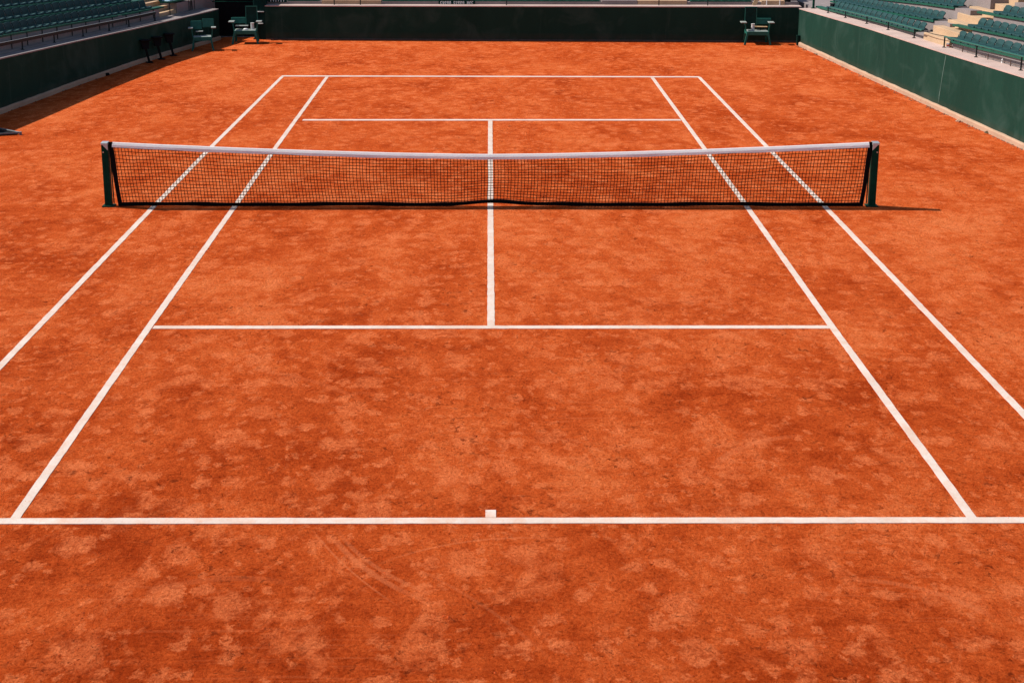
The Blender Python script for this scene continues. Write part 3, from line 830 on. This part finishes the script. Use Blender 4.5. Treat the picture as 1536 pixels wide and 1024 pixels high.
def far_row(x0, x1, n, where, row=0):
    s0, s1 = fs_px(x0), fs_px(x1)
    wz = .155 + row * .205; wb = .70 + row * .45
    for i in range(n):
        s = s0 + (s1 - s0) * (i + .5) / n
        place_seat(fp(s, wb, fz(s) + wz), -fn, '%s dark seat from the left, %s behind the far wall' % (ORD[i], where), 'dark seats behind the far wall', 0.0, (s1 - s0) / n / .37)
    mb = MB(); mb.solid_strip([[fp(s, wb - .25, fz(s) + wz - .06), fp(s, wb - .25, fz(s) + wz - .035), fp(s, wb - .05, fz(s) + wz - .035), fp(s, wb - .05, fz(s) + wz - .06)] for s in (s0, s1)])
    mb.build('seat_beam', M_BEAM, stand_f)
    for i in range(n + 1):
        s = s0 + (s1 - s0) * i / n
        if i % 2 == 0:
            mb = MB(); mb.bar(fp(s, wb - .20, fz(s) + wz - .05), fp(s, wb - .20, fz(s) + wz - .075 - .10 * 0), .03, .03, (0, 1, 0)); mb.build('seat_bracket', M_STEEL, stand_f)
far_row(430, 478, 4, 'left block')
far_row(573, 900, 26, 'middle block')
far_row(1036, 1128, 8, 'right block')
# far railing posts
rf = tag(empty('railing', (0, 0, 0)), 'dark railing on slim posts along the top of the far wall', 'railing')
for x in (502, 541, 760, 988, 1061):
    s = fs_px(x); mb = MB(); mb.tube([fp(s, .22, fz(s)), fp(s, .22, fz(s) + .62)], .016, 8); mb.build('post', M_RDARK, rf)
mb = MB(); mb.tube([fp(fs_px(x), .22, fz(0) + .62) for x in (480, 1064)], .018, 8); mb.build('top_rail', M_RDARK, rf)

# small white lettering (too small to read) on a dark strip
def glyph_sign(x0, x1, nm, label, n, hgt, z0, mat_bg, seed):
    s0, s1 = fs_px(x0), fs_px(x1)
    so_ = tag(empty('sign_board', (0, 0, 0)), label, 'sign')
    mb = MB(); mb.solid_strip([[fp(s, .385, fz(s) + z0 - .01), fp(s, .385, fz(s) + z0 + hgt + .03), fp(s, .40, fz(s) + z0 + hgt + .03), fp(s, .40, fz(s) + z0 - .01)] for s in (s0 - .05, s1 + .05)])
    mb.build('board', mat_bg, so_)
    rnd = random.Random(seed); mb = MB(); cell = (s1 - s0) / n
    for i in range(n):
        if nm == 'letters' and i in (5, 11): continue
        s = s0 + cell * (i + .1); wv = cell * .72; st = cell * .24; y = .381
        def bar(sa, za, sb, zb):
            f0 = fz(s) + z0
            mb.bar(fp(sa, y, f0 + za), fp(sb, y, f0 + zb), st, .006, tuple(-fn))
        if nm == 'letters':
            kind = rnd.randrange(4)
            bar(s + st / 2, 0, s + st / 2, hgt)
            if kind != 1: bar(s + wv - st / 2, 0 if kind else hgt * .5, s + wv - st / 2, hgt)
            if kind != 2: bar(s, hgt - st / 2, s + wv, hgt - st / 2)
            if kind != 3: bar(s, st / 2, s + wv * .8, st / 2)
        else:
            bar(s + wv * .4, .0 + rnd.uniform(0, .02), s + wv * .55, hgt)
    mb.build('lettering', M_WHITE, so_)
glyph_sign(660, 710, 'letters', 'thin dark board with a row of tiny white letters on the far wall', 15, .085, .015, M_CHDK, 4)
glyph_sign(404, 427, 'marks', 'small dark board with upright white strokes at the left end of the far wall', 6, .16, .07, M_CHDK, 9)

# items behind the right end of the far wall
s = fs_px(1134); mb = MB(); mb.bar(fp(s - .06, .30, fz(s) + .0), fp(s + .04, .36, fz(s) + .20), .12, .02, (0, 1, 0)); o = mb.build('board', M_TAN)
tag(o, 'small tan board leaning on the far wall top behind the right court chair', 'board')
s = fs_px(1183); bn = tag(empty('waste_bin', fp(s, .55, fz(s) + .085)), 'dark round bin on the terrace near the far right corner', 'bin')
mb = MB(); mb.tube([(0, 0, 0), (0, 0, .45)], [.10, .12], 16); mb.build('body', M_BLACK, bn); mb = MB(); mb.tube([(0, 0, .44), (0, 0, .47)], .13, 16); mb.build('lid', M_BLACK, bn)
s = fs_px(1161); mb = MB()
mb.bar(fp(s + .18, .33, fz(s) + .0), fp(s + .18, .33, fz(s) + .26), .022, .022); mb.bar(fp(s - .22, .33, fz(s)), fp(s - .22, .33, fz(s) + .26), .022, .022); mb.bar(fp(s - .24, .33, fz(s) + .27), fp(s + .20, .33, fz(s) + .27), .022, .022)
tag(mb.build('barrier_frame', M_WHITE), 'small cream barrier frame on the far wall beside the corner', 'barrier')

# ------------------------------------------------------------------ court chairs
def court_chair(name, loc, rz, label, tall, shelf_side, sc=1.0, tallx=-.02):
    """wide green chair; faces local -Y, seat about .42 high"""
    c = tag(empty(name, loc, rz), label, 'court chair', 'green court chairs by the far wall')
    c.scale = (sc, sc, 1.1)
    W, Dp, hS = .62, .46, .36
    mb = MB(); mb.box((0, 0, hS), (W, Dp, .022)); mb.build('seat', M_TOP, c, bevel=.006)
    mb = MB(); mb.box((0, -Dp / 2 - .012, hS - .045), (W + .05, .024, .10)); mb.box((0, Dp / 2 + .012, hS - .035), (W + .05, .024, .085))
    for s in (-1, 1): mb.box((s * (W / 2 + .013), 0, hS - .035), (.024, Dp - .002, .07))
    mb.build('seat_frame', M_CHAIR, c, bevel=.004)
    for sx in (-1, 1):
        mb = MB(); mb.bar((sx * (W / 2 - .01), -Dp / 2 - .012, hS - .03), (sx * (W / 2 + .07), -Dp / 2 - .05, 0), .058, .05, (0, 1, 0)); mb.build('leg', M_CHAIR, c, bevel=.004)
        mb = MB(); mb.bar((sx * (W / 2 - .01), Dp / 2, hS - .03), (sx * (W / 2 + .03), Dp / 2 + .10, 0), .058, .05, (0, 1, 0)); mb.build('leg', M_CHAIR, c, bevel=.004)
        # arm with upright
        mb = MB(); mb.box((sx * (W / 2 + .10), -.02, hS + .235), (.17, .32, .024)); mb.build('armrest', M_TOP, c, bevel=.006)
        mb = MB(); mb.bar((sx * (W / 2 + .025), -.10, hS), (sx * (W / 2 + .06), -.10, hS + .225), .03, .035); mb.build('arm_post', M_CHAIR, c)
    if tall == 'two':
        for s, x, tz in ((-1, -.21, 0), (1, .22, .05)):
            mb = MB(); Mr = Matrix.Rotation(-.18, 3, 'X') @ Matrix.Rotation(.12 * s, 3, 'Z')
            mb.box((x, Dp / 2 + .03, hS + .28 + tz), (.41, .026, .23), Mr); mb.build('backrest', M_CHAIR, c, bevel=.012)
            mb = MB(); mb.bar((x, Dp / 2 + .01, hS - .02), (x, Dp / 2 + .04, hS + .30), .03, .03); mb.build('back_post', M_CHDK, c)
        mb = MB(); mb.box((-.10, .06, hS + .13), (.26, .16, .018)); mb.build('shelf', M_TOP, c)
        mb = MB(); mb.bar((-.10, .14, hS), (-.10, .14, hS + .12), .02, .02); mb.build('shelf_post', M_CHDK, c)
    else:
        sx = shelf_side
        mb = MB(); Mr = Matrix.Rotation(-.16, 3, 'X')
        mb.box((sx * .22, Dp / 2 + .03, hS + .235), (.46, .024, .17), Mr); mb.build('backrest', M_CHAIR, c, bevel=.012)
        mb = MB(); mb.bar((sx * .22, Dp / 2, hS - .02), (sx * .22, Dp / 2 + .03, hS + .20), .03, .03); mb.build('back_post', M_CHDK, c)
        mb = MB(); x = -sx * .17
        mb.box((x, Dp / 2 - .02, hS + .37), (.32, .018, .50)); mb.build('tall_panel', M_CHDK, c, bevel=.004)
        mb = MB()
        for q in (-1, 1): mb.bar((x + q * .175, Dp / 2 - .02, hS + .12), (x + q * .165, Dp / 2 - .02, hS + .63), .022, .024)
        mb.bar((x - .175, Dp / 2 - .02, hS + .62), (x + .175, Dp / 2 - .02, hS + .62), .022, .024); mb.build('panel_frame', M_CHAIR, c)
        mb = MB(); mb.box((sx * .12, .08, hS + .105), (.38, .15, .018)); mb.build('shelf', M_TOP if sx < 0 else M_TAN, c)
        mb = MB(); mb.bar((sx * .12, .14, hS), (sx * .12, .14, hS + .10), .02, .02); mb.build('shelf_post', M_CHDK, c)
    return c
def on_floor(px, py): return G(px, py)
chA = court_chair('court_chair', G(302, 77) + Vector((0, .24, 0)), 0.20, 'green court chair with two low back panels beside the black stools', 'two', 1, .80)
chB = court_chair('court_chair', G(367, 66.5) + Vector((0, .27, 0)), 0.08, 'green court chair with tall dark back panel beside the left end of the far wall', 'tall', -1, 1.0)
chC = court_chair('court_chair', G(1137, 68) + Vector((0, .27, 0)), -0.06, 'green court chair with a tall dark back panel near the far right corner', 'tall', 1, 1.0)
def cyl_on(chair, x, y, label, hh=.2, r=.05):
    o = tag(empty('storage_tube', (0, 0, 0)), label, 'tube', 'tubes standing on court chairs')
    Mw = Matrix.Translation(chair.location) @ Matrix.Rotation(chair.rotation_euler.z, 4, 'Z')
    o.location = Mw @ Vector((x * chair.scale.x, y * chair.scale.x, (.372 * 1.1)))
    mb = MB(); mb.tube([(0, 0, 0), (0, 0, hh)], r, 18); mb.build('body', M_GREY, o); mb = MB(); mb.tube([(0, 0, hh), (0, 0, hh + .015)], r * 1.12, 18); mb.build('lid', M_GREY, o)
cyl_on(chB, .20, .02, 'pale grey tube on the court chair beside the left end of the far wall', .18)
cyl_on(chC, -.12, .02, 'pale grey tube standing on the seat of the court chair near the far right corner', .18)
# white bag on the middle chair
o = MB()
rows = []
for a in range(7):
    rows.append([Vector((.07 * math.cos(t) * math.sin(math.pi * (a + .4) / 7.8) * (1 + .2 * math.sin(3 * t)), .05 * math.sin(t) * math.sin(math.pi * (a + .4) / 7.8), .03 - .03 * math.cos(math.pi * (a + .4) / 7.8))) for t in [k * math.pi / 6 for k in range(12)]])
o.solid_strip(rows); bg_ = o.build('towel', M_WHITE, smooth=True); bg_.location = chB.location + Vector((.02, -.12, .40)); tag(bg_, 'crumpled white towel on the court chair by the left end of the far wall', 'towel')
# dark equipment panel right of the middle chair
p0 = G(390, 60); eq = tag(empty('equipment_cabinet', (p0.x, p0.y + .25, 0)), 'near black tall cabinet between the court chair and the far wall', 'cabinet')
mb = MB(); mb.box((0, 0, .66), (.38, .3, 1.28)); mb.build('body', M_CHDK, eq, bevel=.03)
mb = MB(); mb.box((0.02, -.20, .86), (.26, .12, .02)); mb.build('shelf', M_GREY, eq)
mb = MB(); mb.box((0.0, -.22, .50), (.22, .14, .02)); mb.build('drawer', M_GREY, eq)
mb = MB(); mb.box((0, 0, .01), (.44, .34, .02)); mb.build('base', M_BLACK, eq)

# three black stools along the left wall
def stool(px, py, label):
    p = G(px, py); o = tag(empty('folding_stool', (p.x, p.y, 0), .5), label, 'stool', 'black stools by the left wall')
    mb = MB(); mb.box((0, 0, .62), (.28, .24, .03)); mb.build('seat', M_BLACK, o, bevel=.01)
    mb = MB(); mb.add([(-.12, -.02, .605), (.12, -.02, .605), (.12, .02, .605), (-.12, .02, .605), (-.07, -.06, .38), (.09, -.06, .38), (.09, .06, .38), (-.07, .06, .38)], [(0, 1, 2, 3), (7, 6, 5, 4), (0, 4, 5, 1), (1, 5, 6, 2), (2, 6, 7, 3), (3, 7, 4, 0)]); mb.build('bracket', M_BLACK, o)
    mb = MB(); mb.bar((0, 0, .44), (.09, -.03, .02), .055, .05, (0, 1, 0)); mb.build('column', M_BLACK, o)
    mb = MB(); mb.box((.09, -.03, .012), (.18, .18, .024)); mb.build('foot', M_BLACK, o, bevel=.006)
    return o
stool(219, 94.5, 'black stool against the left wall, nearest to the net of the three')
stool(237, 89.5, 'black stool against the left wall, middle one of the three')
stool(255, 84, 'black stool against the left wall, farthest from the net and next to the green chair')

# low metal frame at the left edge
tip = G(31, 202.5); A = G(-34, 190.5); B = G(-34, 206)
dm = tag(empty('drag_frame', (0, 0, 0)), 'pointed steel frame holding a black drag mat on the clay at the left edge', 'drag mat')
mb = MB(); z = .05
mb.tube([(A.x, A.y, z + .01), (tip.x, tip.y, z - .005), (B.x, B.y, z - .01)], .017, 10); mb.build('frame', M_STRIP, dm)
mb = MB(); mb.solid_strip([[(A.x, A.y - .02, .012), (tip.x - .05, tip.y, .012), (B.x, B.y + .02, .012)], [(A.x, A.y - .02, .048), (tip.x - .05, tip.y, .036), (B.x, B.y + .02, .034)]]); mb.build('mat', M_BLACK, dm)
mb = MB(); mb.tube([(tip.x, tip.y, .0), (tip.x, tip.y, .065)], .026, 12); mb.build('corner_joint', M_STRIP, dm)

# ------------------------------------------------------------------ litter along the kerbs
def clod(p, r, mat, name, label, cat, seed, grp=None, flat=.6):
    bm = bmesh.new(); bmesh.ops.create_icosphere(bm, subdivisions=3, radius=r)
    for v in bm.verts:
        k = 1 + .55 * mnoise.noise(v.co * (1.6 / r) + Vector((seed, 0, 0))) + .25 * mnoise.noise(v.co * (4 / r)); v.co *= k; v.co.z *= flat
    me = D.meshes.new(name); bm.to_mesh(me); bm.free(); me.materials.append(mat)
    o = D.objects.new(name, me); COL.objects.link(o); o.location = (p[0], p[1], r * flat * .6)
    tag(o, label, cat, grp); return o
clod(G(159, 113.5), .085, M_BLACK, 'rubbish_heap', 'small black heap lying at the foot of the left wall', 'rubbish', 2)
clod(G(1227, 82.5), .05, M_LEAF, 'stone', 'small dark stone by the right kerb closest to the far corner', 'stone', 5, 'stones by the right kerb')
clod(G(1481, 200), .05, M_LEAF, 'stone', 'dark stone with a pale chip beside the right kerb nearest the viewer', 'stone', 6, 'stones by the right kerb')
clod(G(1459, 190), .04, M_KERB, 'stone', 'sandy stone by the right kerb just beyond the nearest dark stone', 'stone', 7, 'stones by the right kerb')
clod(G(1437, 182.5), .045, M_KERB, 'stone', 'second sandy stone along the right kerb counting from the viewer', 'stone', 8, 'stones by the right kerb')
lit = MB(); rnd = random.Random(21)
base6 = [Vector(v).normalized() for v in ((0, 0, 1), (1, 0, .1), (.3, .95, 0), (-.8, .6, .1), (-.8, -.6, 0), (.3, -.95, .1))]
for i in range(900):
    side = 1 if rnd.random() < .7 else -1
    Y = rnd.uniform(2, 18.5); wd = -.05 - .12 * rnd.random() ** 2.2
    if mnoise.noise(Vector((Y * 1.3, side, 0))) < -.05 and rnd.random() < .8: continue
    p = at(side, Y, wd, 0); s = .008 + .022 * rnd.random() ** 3
    lit.add([(p.x + b.x * s * rnd.uniform(.7, 1.3), p.y + b.y * s * 1.4 * rnd.uniform(.7, 1.3), b.z * s * .8 + .001) for b in base6], [(0, 1, 2), (0, 2, 3), (0, 3, 4), (0, 4, 5), (0, 5, 1)])
tag(lit.build('kerb_grit', simple('dark_grit', (0.20, 0.075, 0.035), .95, .6, 2)), 'clay lumps and grit gathered along the foot of the side walls', 'grit', kind='stuff')

# small drain box in the far right corner
p = G(1195, 66); mb = MB(); mb.box((0, 0, .16), (.08, .08, .28)); mb.box((0, 0, .31), (.10, .10, .02)); o = mb.build('corner_box', M_CHDK, bevel=.006); o.location = (at(1, 18.45, -.06, 0).x, 18.5, 0)
tag(o, 'small dark green box at the foot of the far right corner', 'box')
